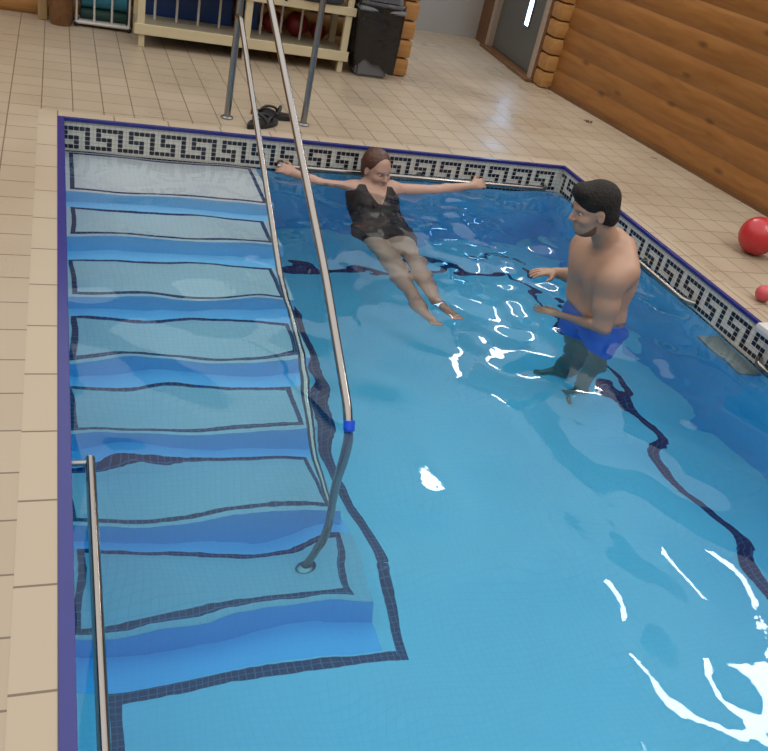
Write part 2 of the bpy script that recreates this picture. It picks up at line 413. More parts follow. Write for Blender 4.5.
for i in ring: V.append((V[i][0], V[i][1], zb))
n = len(ring)
for k in range(n):
    Fc.append((ring[(k + 1) % n], ring[k], base + k, base + (k + 1) % n))
Fc.append(tuple(base + k for k in range(n - 1, -1, -1)))
me = bpy.data.meshes.new('pool_water'); me.from_pydata(V, [], Fc); me.materials.append(M['water'])
for i, p in enumerate(me.polygons): p.use_smooth = i < (nx - 1) * (ny - 1)
me.validate(); me.update()
wo = bpy.data.objects.new('pool_water', me); COL.objects.link(wo)
tag(wo, 'rippling clear blue pool water with bright reflections', 'water', kind='stuff')

# ------------------------------------------------------------------ walls
def log_wall(name, x_of, y0, y1, z1, H, bulge, mat, lab, axis='Y', depth=.12):
    """horizontal logs stacked; axis Y: runs along y at x = x_of(y); axis X: runs along x at y = x_of(x)"""
    bm = BM(); nseg = 8; k = 0; z = 0
    while z < z1:
        prof = []
        for s in range(nseg + 1):
            t = s / nseg; prof.append((bulge * (1 - abs(2 * t - 1) ** 2.6), z + t * H))
        A = []; B = []
        for d, zz in prof:
            if axis == 'Y':
                A.append(bm.verts.new((x_of(y0) - d, y0, zz))); B.append(bm.verts.new((x_of(y1) - d, y1, zz)))
            else:
                A.append(bm.verts.new((y1, x_of(y1) - d, zz))); B.append(bm.verts.new((y0, x_of(y0) - d, zz)))
        if axis == 'Y':
            A += [bm.verts.new((x_of(y0) + depth, y0, z + H)), bm.verts.new((x_of(y0) + depth, y0, z))]
            B += [bm.verts.new((x_of(y1) + depth, y1, z + H)), bm.verts.new((x_of(y1) + depth, y1, z))]
        else:
            A += [bm.verts.new((y1, x_of(y1) + depth, z + H)), bm.verts.new((y1, x_of(y1) + depth, z))]
            B += [bm.verts.new((y0, x_of(y0) + depth, z + H)), bm.verts.new((y0, x_of(y0) + depth, z))]
        m_ = len(A)
        for i in range(m_):
            bm.faces.new((A[i], B[i], B[(i + 1) % m_], A[(i + 1) % m_]))
        bm.faces.new(A[::-1]); bm.faces.new(B)
        z += H
    bmesh.ops.recalc_face_normals(bm, faces=bm.faces)
    return tag(obj(name, bm, mat, smooth=True), lab, kind='structure')
wx = lambda y: 4.464 + (2.352 - y) * .0925
log_wall('wall_right', wx, -8.2, 2.30, 2.1, .192, .013, M['logs'], 'orange varnished log wall on the right')
log_wall('wall_back', lambda x: 2.52, -3.2, 2.70, 2.5, .165, .03, M['logs_x'], 'tan log wall behind the storage rack', 'X')
def log_ends(name, x0, x1, y0, y1, lab, mat):
    bm = BM(); z = 0; H = .155
    while z < 2.45:
        box(bm, x0, x1, y0, y1, z + .002, z + H - .002, bev=.035); z += H
    return tag(obj(name, bm, mat, smooth=True), lab, kind='structure')
log_ends('wall_corner_right', 4.345, 4.50, 2.30, 2.50, 'stack of rounded log ends beside the grey door', M['logs_x'])
log_ends('wall_corner_back', 2.715, 2.86, 2.02, 2.64, 'stack of rounded log ends beside the bin', M['logs_x'])
bm = BM(); box(bm, 2.6, 5.2, 4.30, 4.42, 0, 2.5)
tag(obj('wall_white', bm, M['plaster']), 'plain white wall at the far end of the passage', kind='structure')
# door wall: from (4.33,2.47) to (4.455,3.95)
DA = Vector((4.335, 2.50, 0)); DB = Vector((4.455, 3.95, 0)); dd = (DB - DA).normalized(); dn = Vector((-dd.y, dd.x, 0))  # dn faces -x
ang = math.atan2(dd.y, dd.x)
def local_box(o_, bm, s0, s1, d0, d1, z0, z1, mi=0, bev=0): box(bm, s0, s1, d0, d1, z0, z1, mi, bev)
dw = bpy.data.objects.new('wall_door', None)
Ld = (DB - DA).length
bm = BM(); box(bm, -.02, .05, -.22, -.01, 0, 2.5); box(bm, Ld - .02, Ld + .40, -.22, -.01, 0, 2.5); box(bm, 0, Ld, -.22, -.01, 2.12, 2.5)
wd = obj('wall_door', bm, M['logs_dark']); wd.location = DA; wd.rotation_euler = (0, 0, ang); tag(wd, 'brown timber wall around the grey door', kind='structure')
dr = tag(obj('door_1', (lambda b: (box(b, .10, Ld - .10, -.10, -.055, .035, 2.05, 0, .004), b)[1])(BM()), M['door']), 'dark grey door with a narrow lit window', kind='structure')
dr.location = DA; dr.rotation_euler = (0, 0, ang)
bm = BM()
box(bm, .03, .10, -.12, .012, 0, 2.12, 0, .006); box(bm, Ld - .10, Ld - .03, -.12, .012, 0, 2.12, 0, .006); box(bm, .03, Ld - .03, -.12, .012, 2.05, 2.12, 0, .006)
obj('door_frame', bm, M['frame'], dr)
bm = BM(); box(bm, -.02, Ld, -.10, .06, 0, .03, 0, .006); obj('door_sill', bm, M['logs_dark'], dr)
bm = BM(); box(bm, .52, .62, -.053, -.048, .42, 1.65); part(obj('door_glass', bm, M['daylight'], dr), 'narrow daylit glass strip')
bm = BM()
box(bm, .495, .52, -.056, -.044, .40, 1.67, 0, .003); box(bm, .62, .645, -.056, -.044, .40, 1.67, 0, .003)
box(bm, .52, .62, -.056, -.044, .395, .42, 0, .003); box(bm, .52, .62, -.056, -.044, 1.65, 1.675, 0, .003)
obj('door_glass_bead', bm, M['steel_dull'], dr)
bm = BM(); tube(bm, [(1.2, -.05, 1.05), (1.2, .0, 1.05), (1.08, .0, 1.05)], .01); obj('door_handle', bm, M['steel'], dr)
# plinth
bm = BM()
for y0, y1 in ((-8.2, 2.30),):
    v = [(wx(y0) - .03, y0), (wx(y1) - .03, y1), (wx(y1) + .01, y1), (wx(y0) + .01, y0)]
    A = [bm.verts.new((x, y, 0)) for x, y in v]; B = [bm.verts.new((x, y, .035)) for x, y in v]
    for i in range(4): bm.faces.new((A[i], A[(i + 1) % 4], B[(i + 1) % 4], B[i]))
    bm.faces.new(B)
bmesh.ops.recalc_face_normals(bm, faces=bm.faces)
tag(obj('baseboard_right', bm, M['logs_dark']), 'dark strip at the foot of the log wall', kind='structure')
# post and barrel left
bm = BM(); box(bm, -.155, -.085, 2.36, 2.44, 0, 2.4, 0, .006)
tag(obj('timber_post', bm, M['tan'], smooth=True), 'square tan timber post in front of the log wall at top left', 'post')
bm = BM(); lathe(bm, [(0, 0), (.125, 0), (.135, .02), (.152, .25), (.152, .4), (.135, .62), (.125, .64), (0, .64)], 40)
tag(obj('wooden_tub', bm, M['logs_dark'], smooth=True, loc=(.04 - .04, 2.53 - .17, 0)), 'round brown tub between the timber post and the white wire cage', 'tub')
bpy.data.objects['wooden_tub'].location = (.015, 2.30, 0); bpy.data.objects['wooden_tub'].scale = (.62, .62, 1)

# lamps
for i, (x, y, lab) in enumerate(((4.3, 1.35, 'long lit strip lamp high near the log wall, farther from the camera'), (4.3, -2.45, 'long lit strip lamp high near the log wall, nearer the camera'))):
    t = thing('strip_lamp', lab, 'lamp', (x, y, 2.42), 0, 'strip lamps over the deck')
    bm = BM(); box(bm, -.09, .09, -.62, .62, .042, .09, 0, .005); obj('lamp_housing', bm, M['white_pl'], t)
    for sx in (-.05, .05):
        bm = BM(); tube(bm, [(sx, -.60, .0), (sx, .60, .0)], .038); obj('lamp_tube', bm, M['tube'], t, smooth=True)
    bm = BM(); tube(bm, [(0, -.4, .08), (0, -.4, .6)], .006); obj('lamp_rod', bm, M['steel_dull'], t)
    bm = BM(); tube(bm, [(0, .4, .08), (0, .4, .6)], .006); obj('lamp_rod', bm, M['steel_dull'], t)

# ------------------------------------------------------------------ handrails
hr = thing('pool_handrail', 'tall polished steel handrail with two sloping rails running down beside the steps', 'handrail', (1.02, .315, 0))
o0 = Vector((1.02, .315, 0))
def T(pts): return [Vector(p) - o0 for p in pts]
bm = BM(); tube(bm, T(fillet([(1.50, .33, 1.16), (1.10, .30, 1.16), (1.03, .0, 1.12), (1.03, -.5, .892), (1.03, -1.51, .447), (1.03, -2.17, .160), (1.03, -2.80, -.175), (1.012, -2.87, -.50), (.93, -2.94, ZS[6])], .12)), .0185)
obj('upper_rail', bm, M['steel'], hr, smooth=True)
bm = BM(); tube(bm, T(fillet([(1.02, .315, .635), (1.03, .25, .635), (1.03, -.37, .327), (1.03, -1.45, -.19), (1.0, -2.86, -.79)], .05)), .0165)
obj('lower_rail', bm, M['steel'], hr, smooth=True)
bm = BM(); tube(bm, T([(1.02, .315, 0), (1.035, .315, 1.14)]), .021); obj('post', bm, M['steel_dull'], hr, smooth=True)
bm = BM(); tube(bm, T(fillet([(1.536, .337, 0), (1.55, .337, 1.16), (1.45, .335, 1.16)], .1)), .0205); obj('post', bm, M['steel_dull'], hr, smooth=True)
for p in ((1.02, .315, .003), (1.536, .337, .003), (.93, -2.94, ZS[6] + .002)):
    bm = BM(); lathe(bm, [(0, 0), (.04, 0), (.04, .006), (.028, .014), (0, .014)], 24, c=Vector(p) - o0); obj('foot_flange', bm, M['steel_dull'], hr, smooth=True)
bm = BM(); tube(bm, T([(1.03, -2.775, -.165), (1.028, -2.797, -.205)]), .0225); part(obj('rail_sleeve', bm, plain('blue_sleeve', (.01, .10, .75, 1), .3), hr, smooth=True), 'bright blue sleeve at the bend')
def wall_rail(name, lab, pts, brackets, wall_n, r=.0165):
    t = thing(name, lab, 'grab rail', pts[0], 0); o1 = Vector(pts[0])
    bm = BM(); tube(bm, [p - o1 for p in fillet(pts, .03)], r); obj('rail', bm, M['steel'], t, smooth=True)
    for b in brackets:
        bm = BM(); B = Vector(b); tube(bm, [B - o1, B + Vector(wall_n) - o1], .010)
        d = Vector(wall_n).normalized(); tube(bm, [B + Vector(wall_n) - d * .006 - o1, B + Vector(wall_n) - o1], .024)
        obj('bracket', bm, M['steel_dull'], t, smooth=True)
wall_rail('grab_rail', 'short steel grab rail on the left pool edge in the foreground', [(.083, -3.05, -.09), (.083, -5.6, -.09)], [(.083, -3.07, -.09), (.083, -4.6, -.085)], (-.083, 0, 0), .0155)
wall_rail('grab_rail', 'long steel grab rail on the far pool wall behind the woman', [(1.30, -.06, -.158), (3.26, -.06, -.158), (3.285, -.005, -.158)], [(1.33, -.06, -.158), (2.3, -.06, -.158)], (0, .06, 0))
wall_rail('grab_rail', 'steel grab rail on the right pool wall beside the man', [(3.34, -.35, -.155), (3.34, -1.70, -.155), (3.395, -1.74, -.155)], [(3.34, -.5, -.155), (3.34, -1.2, -.155)], (.06, 0, 0))
wall_rail('grab_rail', 'steel grab rail end on the right pool wall below the white board', [(3.395, -2.33, -.155), (3.34, -2.37, -.155), (3.34, -3.9, -.155)], [(3.34, -2.5, -.155), (3.34, -3.6, -.155)], (.06, 0, 0))
bm = BM(); box(bm, 3.25, 3.395, -2.38, -2.0, -.27, -.235, 0, .008)  # added grey block, stands in for a reflection on the water surface
tag(obj('reflection_panel', bm, M['grey_reflection']), 'grey ledge under the water standing in for a surface reflection, against the right pool wall', 'panel')

# ------------------------------------------------------------------ storage rack
RX, RY = .56, 1.9
rack = thing('storage_rack', 'long cream painted timber storage rack against the log wall', 'rack', (RX, RY, 0))
def rb(name, x0, x1, y0, y1, z0, z1, m='cream', bev=.005, lab=None):
    bm = BM(); box(bm, x0 - RX, x1 - RX, y0 - RY, y1 - RY, z0, z1, 0, bev); ob = obj(name, bm, M[m], rack)
    if lab: part(ob, lab)
    return ob
for x in (.56, 1.375, 2.19):
    rb('post', x, x + .055, 1.90, 1.945, .10, .98); rb('post', x, x + .055, 2.30, 2.345, 0, .98)
for x in (.575, 1.385, 2.185): rb('foot', x, x + .045, 1.905, 1.95, 0, .10)
rb('front_board', .54, 2.26, 1.885, 1.90, .095, .175); rb('front_board', .54, 2.27, 1.885, 1.90, .455, .52); rb('front_board', .54, 2.26, 1.885, 1.90, .90, .96)
rb('shelf_board', .56, 2.245, 1.90, 2.345, .135, .155, 'cream_board', lab='worn bare shelf boards'); rb('shelf_board', .56, 2.245, 2.0, 2.345, .47, .488, 'cream_board')
rb('shelf_board', .56, 2.245, 1.90, 2.345, .91, .93, 'cream_board')
x = .715
while x < 2.2:
    bm = BM(); tube(bm, [(x - RX, 2.2 - RY, .155), (x - RX, 2.2 - RY, .91)], .010); part(obj('bar', bm, M['white_pl'], rack, smooth=True), 'thin white upright bar'); x += .17
def mat_block(x0, x1, lab, mat, z0=.156, z1=.45, y0=2.305, y1=2.44):
    bm = BM(); box(bm, x0, x1, y0, y1, 0, z1, 0, .02); return tag(obj('foam_mat', bm, M[mat], smooth=True), lab, 'mat')
mat_block(.64, 1.36, 'large blue vinyl mat standing behind the bars in the left half of the rack', 'blue_mat', z1=1.1, y0=2.36, y1=2.47)
mat_block(1.44, 1.58, 'narrow blue vinyl mat standing behind the bars by the middle post', 'blue_mat', z1=.9, y0=2.36, y1=2.47)
def ball(name, r, loc, mat, lab, cat='ball', group=None):
    t = tag(obj(name, (lambda b: (bmesh.ops.create_uvsphere(b, u_segments=32, v_segments=20, radius=r), b)[1])(BM()), M[mat], smooth='all', loc=loc), lab, cat, group)
    bm = BM(); tube(bm, [(0, -r * .2, r * .975), (0, -r * .2, r * .99)], r * .06); obj('valve', bm, M['white_pl'], t)
    return t
ball('ball', .10, (1.895, 2.315, .156 + .10), 'dark_red', 'large dark red ball on the lower shelf of the rack')
ball('ball', .07, (2.085, 2.30, .156 + .07), 'dark_red', 'smaller dark red ball at the right end of the lower shelf')
ball('ball', .09, (1.69, 2.315, .156 + .09), 'dark_red', 'dark red ball on the lower shelf beside the narrow blue mat')
bm = BM(); bmesh.ops.create_uvsphere(bm, u_segments=24, v_segments=14, radius=1)
bmesh.ops.scale(bm, vec=(.12, .09, .05), verts=bm.verts)
tag(obj('beanbag', bm, M['yellow'], smooth='all', loc=(1.90, 2.02, .447)), 'flattened yellow ball squeezed above the dark red ball', 'ball')
bpy.data.objects['beanbag'].name = 'soft_ball'; bpy.data.objects['soft_ball'].location = (1.89, 2.315, .405)
# slate bag on the rack
bm = BM(); box(bm, -.24, .16, -.07, .23, 0, .2, 0, .05)
bmesh.ops.subdivide_edges(bm, edges=bm.edges, cuts=2, use_grid_fill=True)
for v in bm.verts: v.co += Vector((math.sin(v.co.y * 25) * .01, math.sin(v.co.x * 21) * .012, math.sin(v.co.x * 17 + v.co.y * 9) * .012 * (v.co.z > .05)))
bag = tag(obj('holdall', bm, M['slate'], smooth='all', loc=(2.0, 1.92, .522)), 'dark slate holdall lying on top of the rack front rail', 'bag')
bm = BM(); tube(bm, spline([(-.24, -.04, .12), (-.31, -.07, .05), (-.33, -.07, -.02), (-.30, -.07, .08), (-.22, -.06, .16)]), .010); obj('strap', bm, M['black'], bag, smooth=True)
# wire cage
cg = thing('wire_cage', 'white wire cage trolley between the wooden tub and the cream rack', 'cage', (.13, 2.3, 0))
def cb(name, *a):
    bm = BM()
    for p, q, r in a: tube(bm, [p, q], r, 8)
    return obj(name, bm, M['white_pl'], cg, smooth=True)
cb('base_frame', ((0, 0, .035), (.40, 0, .035), .014), ((0, 0, .035), (0, .2, .035), .014), ((.40, 0, .035), (.40, .2, .035), .014), ((0, .2, .035), (.40, .2, .035), .014))
cb('top_frame', ((0, 0, .9), (.40, 0, .9), .012), ((0, 0, .9), (0, .2, .9), .012), ((.40, 0, .9), (.40, .2, .9), .012), ((0, .2, .9), (.40, .2, .9), .012))
for i in range(4): cb('bar', ((i * .1333, 0, .035), (i * .1333, 0, .9), .0085))
for px, py in ((0, 0), (.40, 0), (0, .2), (.40, .2)):
    bm = BM(); bmesh.ops.create_uvsphere(bm, u_segments=12, v_segments=8, radius=.018); obj('castor', bm, M['black'], cg, smooth=True, loc=(px, py, .018))
bm = BM(); box(bm, .02, .38, .015, .19, .03, .045); obj('base_panel', bm, M['white_pl'], cg)
for i, (zz, mt, lab) in enumerate(((.07 + .03, 'green', 'dark green roll at the bottom of the wire cage'), (.225, 'teal', 'teal vinyl roll in the middle of the wire cage'), (.40, 'teal', 'upper teal vinyl roll in the wire cage'))):
    r = .045 if i == 0 else .085
    zc = (.046 + r) if i == 0 else (.046 + .09 + r + (i - 1) * .17)
    bm = BM(); tube(bm, [(-.18, 0, 0), (-.17, 0, 0), (.17, 0, 0), (.18, 0, 0)], r, 24, radii=[r * .85, r, r, r * .85]); tag(obj('foam_roll', bm, M[mt], smooth=True, loc=(.34, 2.405, zc)), lab, 'roll', 'rolls in the wire cage')
# bin
bn = thing('waste_bin', 'grey plastic bin with a black liner hanging over its rim', 'bin', (2.47, 1.98, 0))
bm = BM()
def frus(bm, w0, d0, w1, d1, z0, z1, mi=0, bev=.02):
    vs = [bm.verts.new((sx * w / 2, sy_ * d / 2, z)) for z, w, d in ((z0, w0, d0), (z1, w1, d1)) for sy_ in (-1, 1) for sx in (-1, 1)]
    fs = [bm.faces.new([vs[i] for i in idx]) for idx in ((0, 2, 3, 1), (4, 5, 7, 6), (0, 1, 5, 4), (2, 6, 7, 3), (0, 4, 6, 2), (1, 3, 7, 5))]
    bmesh.ops.bevel(bm, geom=list({e for f in fs for e in f.edges}), offset=bev, segments=2, affect='EDGES')
frus(bm, .27, .24, .37, .32, 0, .60); obj('bin_body', bm, M['bin_grey'], bn, smooth=True)
bm = BM(); seg = 72; rows = 12; R_ = []
for j in range(rows + 1):
    t = j / rows; z = .60 - t * .50; row = []
    for k in range(seg):
        a = 2 * math.pi * k / seg; ca, sa = math.cos(a), math.sin(a)
        ex = 1 / max(abs(ca), abs(sa)) ** .75
        hw = .215 - .022 * t + .012 * math.sin(7 * a + 2 * t) * (t + .2) + .008 * math.sin(17 * a); hd = .19 - .022 * t + .012 * math.sin(7 * a) * (t + .2)
        zz = z + t * (.05 * math.sin(3 * a + 1) + .02 * math.sin(8 * a)) * .8
        row.append(bm.verts.new((hw * ca * ex * .95 + .02 * t, hd * sa * ex * .95, zz)))
    R_.append(row)
for A, B in zip(R_, R_[1:]):
    for k in range(seg): bm.faces.new((A[k], B[k], B[(k + 1) % seg], A[(k + 1) % seg]))
top = [bm.verts.new((v.co.x * .8, v.co.y * .8, v.co.z + .006)) for v in R_[0]]
for k in range(seg): bm.faces.new((top[k], R_[0][k], R_[0][(k + 1) % seg], top[(k + 1) % seg]))
obj('bin_liner', bm, M['bag'], bn, smooth='all')
bm = BM(); frus(bm, .41, .36, .38, .33, .53, .575, bev=.01); obj('lid_rim', bm, M['bin_grey'], bn, smooth=True)
bm = BM(); frus(bm, .36, .31, .27, .22, .575, .80, bev=.02); obj('lid_hood', bm, M['bin_grey'], bn, smooth=True)
bm = BM(); box(bm, -.13, .13, -.005, .005, -.085, .085, 0, .004)
fl = obj('lid_flap', bm, M['bin_dark'], bn); fl.location = (0, -.142, .69); fl.rotation_euler = (-.2, 0, 0)
bm = BM()
for k in range(3): tube(bm, [(.03 * math.cos(q / 6 * 6.28) + (k - 1) * .035, -.008, .02 * math.sin(q / 6 * 6.28) + (k % 2) * .03 - .02) for q in range(6)], .006, 6)
part(obj('lid_symbol', bm, M['white_pl'], fl), 'white symbol on the flap')

# ------------------------------------------------------------------ small things on the deck
def flip_flop(loc, rz, lab, rx=0):
    t = thing('sandal', lab, 'sandal', loc, rz, 'pair of black sandals on the coping'); t.rotation_euler = (rx, 0, rz); t.scale = (1.2, 1.3, 1.15)
    bm = BM(); n = 28; top = []; bot = []
    for k in range(n):
        a = 2 * math.pi * k / n; x = .13 * math.cos(a); wv = .042 + .012 * math.cos(a) - .006 * math.cos(2 * a); y = wv * math.sin(a)
        bot.append(bm.verts.new((x, y, 0))); top.append(bm.verts.new((x, y, .022 + .004 * (x < -.03))))
    bm.faces.new(bot[::-1]); bm.faces.new(top)
    for k in range(n): bm.faces.new((bot[k], bot[(k + 1) % n], top[(k + 1) % n], top[k]))
    obj('sole', bm, M['black'], t)
    for s in (-1, 1):
        bm = BM(); tube(bm, spline([(.085, 0, .022), (.05, s * .022, .05), (0, s * .038, .045), (-.02, s * .042, .012)]), .0075, 8); obj('strap', bm, M['black'], t, smooth=True)
    bm = BM(); tube(bm, spline([(-.02, .042, .03), (-.03, .02, .062), (-.03, -.02, .062), (-.02, -.042, .03)]), .009, 8); obj('strap', bm, M['black'], t, smooth=True)
flip_flop((1.235, .235, 0), .75, 'black strappy sandal lying nearer the pool edge, partly behind the lower rail')
flip_flop((1.355, .44, 0), 2.9, 'black strappy sandal lying nearer the two steel posts')
ball('ball', .118, (4.04, -1.335, .118), 'red', 'shiny red ball on the beige deck beside the log wall')
ball('ball', .046, (3.60, -1.975, .046), 'pink', 'small pink ball on the beige deck nearer the camera than the red ball')
bm = BM(); box(bm, -.14, .14, -.30, .30, 0, .05, 0, .02)
kb = tag(obj('float_board', bm, M['white_pl'], smooth=True, loc=(3.43, -2.60, .006)), 'white foam board lying on the right pool edge at the frame side', 'board'); kb.rotation_euler = (0, 0, .05)
bm = BM()
for k in range(5):
    a = k * 1.1; quad(bm, [(0, 0, .002 + k * .001), (.03 * math.cos(a), .03 * math.sin(a), .012), (.05 * math.cos(a + .3), .05 * math.sin(a + .3), .004), (.03 * math.cos(a + .6), .03 * math.sin(a + .6), .010)])
tag(obj('dead_leaf', bm, M['leaf'], loc=(4.33, 1.28, .0)), 'small curled brown leaf on the deck by the log wall', 'leaf')

# ------------------------------------------------------------------ people: signed distance bodies meshed with surface nets
class Field:
    def __init__(s, lo, hi, h):
        s.h = h; s.lo = np.array(lo, float); s.n = np.ceil((np.array(hi) - s.lo) / h).astype(int) + 1
        s.F = np.full(s.n, .06, np.float32)
    def _win(s, lo, hi):
        a = np.maximum(np.floor((lo - s.lo) / s.h).astype(int), 0); b = np.minimum(np.ceil((hi - s.lo) / s.h).astype(int) + 1, s.n)
        if (b <= a).any(): return None, None
        g = [(s.lo[i] + s.h * np.arange(a[i], b[i])).astype(np.float32) for i in range(3)]
        P = np.stack(np.meshgrid(*g, indexing='ij'), -1)
        return tuple(slice(a[i], b[i]) for i in range(3)), P
    def _apply(s, sl, d, k, op):
        A = s.F[sl]
        if op == 'add':
            h = np.clip(.5 + .5 * (A - d) / k, 0, 1); s.F[sl] = A * (1 - h) + d * h - k * h * (1 - h)
        else:
            h = np.clip(.5 - .5 * (A + d) / k, 0, 1); s.F[sl] = A * (1 - h) - d * h + k * h * (1 - h)
    def cap(s, a, b, ra, rb, k=.02, sq=None, op='add'):
        a = np.array(a, float); b = np.array(b, float); m = max(ra, rb) * (max(1, sq[1]) if sq else 1) + .05
        sl, P = s._win(np.minimum(a, b) - m, np.maximum(a, b) + m)
        if sl is None: return
        A = a; B = b; sc = 1
        if sq:
            n_ = np.array(sq[0], float); n_ /= np.linalg.norm(n_); f = sq[1]
            tr = lambda q: q + n_ * ((q @ n_)[..., None] * (1 / f - 1))
            P = tr(P - a) ; B = tr(b - a); A = np.zeros(3); sc = min(1, f) if f < 1 else 1
        ab = B - A; t = np.clip(((P - A) @ ab) / max(ab @ ab, 1e-9), 0, 1)
        d = np.linalg.norm(P - A - t[..., None] * ab, axis=-1) - (ra + (rb - ra) * t)
        s._apply(sl, (d * sc).astype(np.float32), k, op)
    def ell(s, c, r, R=None, k=.02, op='add'):
        c = np.array(c, float); r = np.array(r, float); m = r.max() + .05
        sl, P = s._win(c - m, c + m)
        if sl is None: return
        q = P - c
        if R is not None: q = q @ R
        k0 = np.linalg.norm(q / r, axis=-1); k1 = np.linalg.norm(q / r ** 2, axis=-1) + 1e-6
        s._apply(sl, (k0 * (k0 - 1) / k1).astype(np.float32), k, op)
    def half(s, pt, n_, sgn=1):
        """keep the side the normal points away from"""
        g = [(s.lo[i] + s.h * np.arange(s.n[i])).astype(np.float32) for i in range(3)]
        n_ = np.array(n_, float); n_ /= np.linalg.norm(n_)
        d = (g[0][:, None, None] - pt[0]) * n_[0] + (g[1][None, :, None] - pt[1]) * n_[1] + (g[2][None, None, :] - pt[2]) * n_[2]
        s.F = np.maximum(s.F, d.astype(np.float32))
    def mesh(s, name, mat, parent=None, smooth_it=1):
        F = s.F; n0, n1, n2 = F.shape; ins = F < 0
        tot = np.zeros((n0 - 1, n1 - 1, n2 - 1, 3)); cnt = np.zeros((n0 - 1, n1 - 1, n2 - 1))
        for ax in range(3):
            for o1 in (0, 1):
                for o2 in (0, 1):
                    a = [slice(0, -1)] * 3; b = [slice(0, -1)] * 3; oth = [i for i in range(3) if i != ax]
                    for oo, i in zip((o1, o2), oth):
                        a[i] = slice(oo, F.shape[i] - 1 + oo); b[i] = a[i]
                    b[ax] = slice(1, None); a = tuple(a); b = tuple(b)
                    A, B = F[a], F[b]; cr = (ins[a] != ins[b]); t = np.where(cr, A / np.where(cr, A - B, 1), 0)
                    p = [None] * 3; p[ax] = t; p[oth[0]] = np.where(cr, o1, 0); p[oth[1]] = np.where(cr, o2, 0)
                    for i in range(3): tot[..., i] += p[i]
                    cnt += cr
        act = cnt > 0; idx = -np.ones(act.shape, int); ii = np.argwhere(act); idx[act] = np.arange(len(ii))
        V = s.lo + s.h * (ii + tot[act] / cnt[act][:, None]); quads = []
        for ax in range(3):
            a = [slice(None)] * 3; b = [slice(None)] * 3; a[ax] = slice(0, -1); b[ax] = slice(1, None)
            cr = np.argwhere(ins[tuple(a)] != ins[tuple(b)]); oth = [i for i in range(3) if i != ax]
            ok = (cr[:, oth[0]] > 0) & (cr[:, oth[1]] > 0) & (cr[:, oth[0]] < act.shape[oth[0]]) & (cr[:, oth[1]] < act.shape[oth[1]]); cr = cr[ok]
            e0 = np.zeros(3, int); e0[oth[0]] = 1; e1 = np.zeros(3, int); e1[oth[1]] = 1
            g = lambda c_: idx[c_[:, 0], c_[:, 1], c_[:, 2]]
            q = np.stack([g(cr - e0 - e1), g(cr - e1), g(cr), g(cr - e0)], 1)
            fl_ = ins[cr[:, 0], cr[:, 1], cr[:, 2]]
            if ax == 1: fl_ = ~fl_
            q = np.where(fl_[:, None], q, q[:, ::-1]); quads.append(q)
        Q = np.concatenate(quads); Q = Q[(Q >= 0).all(1)]
        for _ in range(smooth_it):
            acc = np.zeros_like(V); c_ = np.zeros(len(V))
            for i in range(4):
                j = (i + 1) % 4
                np.add.at(acc, Q[:, i], V[Q[:, j]]); np.add.at(acc, Q[:, j], V[Q[:, i]]); np.add.at(c_, Q[:, i], 1); np.add.at(c_, Q[:, j], 1)
            V = V * .5 + .5 * acc / np.maximum(c_, 1)[:, None]
        me = bpy.data.meshes.new(name); me.from_pydata(V.tolist(), [], Q.tolist()); me.materials.append(mat)
        me.validate(); me.update(); me.polygons.foreach_set('use_smooth', [True] * len(me.polygons))
        ob = bpy.data.objects.new(name, me); COL.objects.link(ob)
        if parent is not None: ob.parent = parent; ob.matrix_parent_inverse = parent.matrix_world.inverted()
        return ob
def frame(f, u):
    f = Vector(f).normalized(); u = Vector(u); l = u.cross(f).normalized(); u = f.cross(l)     # columns forward, left, up
    return np.array([[f.x, l.x, u.x], [f.y, l.y, u.y], [f.z, l.z, u.z]])
def head_prims(Fd, c, R, sc=1., jaw=1., op=None):
    c = np.array(c, float); W = lambda x, y, z: c + R @ (np.array([x, y, z]) * sc)
    E = lambda p, r, k=.015, op='add': Fd.ell(W(*p), np.array(r) * sc, R, k, op)
    E((-.012, 0, .035), (.098, .077, .088)); E((.022, 0, -.02), (.068, .062, .085), .03)
    E((.035, 0, -.075), (.046 * jaw, .044 * jaw, .036), .03)             # chin and jaw
    E((.066, .0, .028), (.022, .05, .014), .02)                          # brow
    for s in (-1, 1):
        E((.083, s * .031, .006), (.018, .018, .013), .012, 'sub')        # eye socket
        E((.060, s * .042, -.022), (.024, .022, .022), .02)               # cheek
        E((-.005, s * .076, -.004), (.018, .009, .031), .006); E((.0, s * .084, .002), (.008, .006, .017), .004, 'sub')   # ear
    Fd.cap(W(.084, 0, .018), W(.108, 0, -.022), .0075 * sc, .0125 * sc, .010)
    for s in (-1, 1): E((.096, s * .011, -.026), (.010, .008, .007), .006)
    E((.086, 0, -.052), (.010, .024, .0065), .006); E((.083, 0, -.064), (.010, .020, .007), .006)
    E((.094, 0, -.058), (.012, .022, .0016), .002, 'sub')
    return W
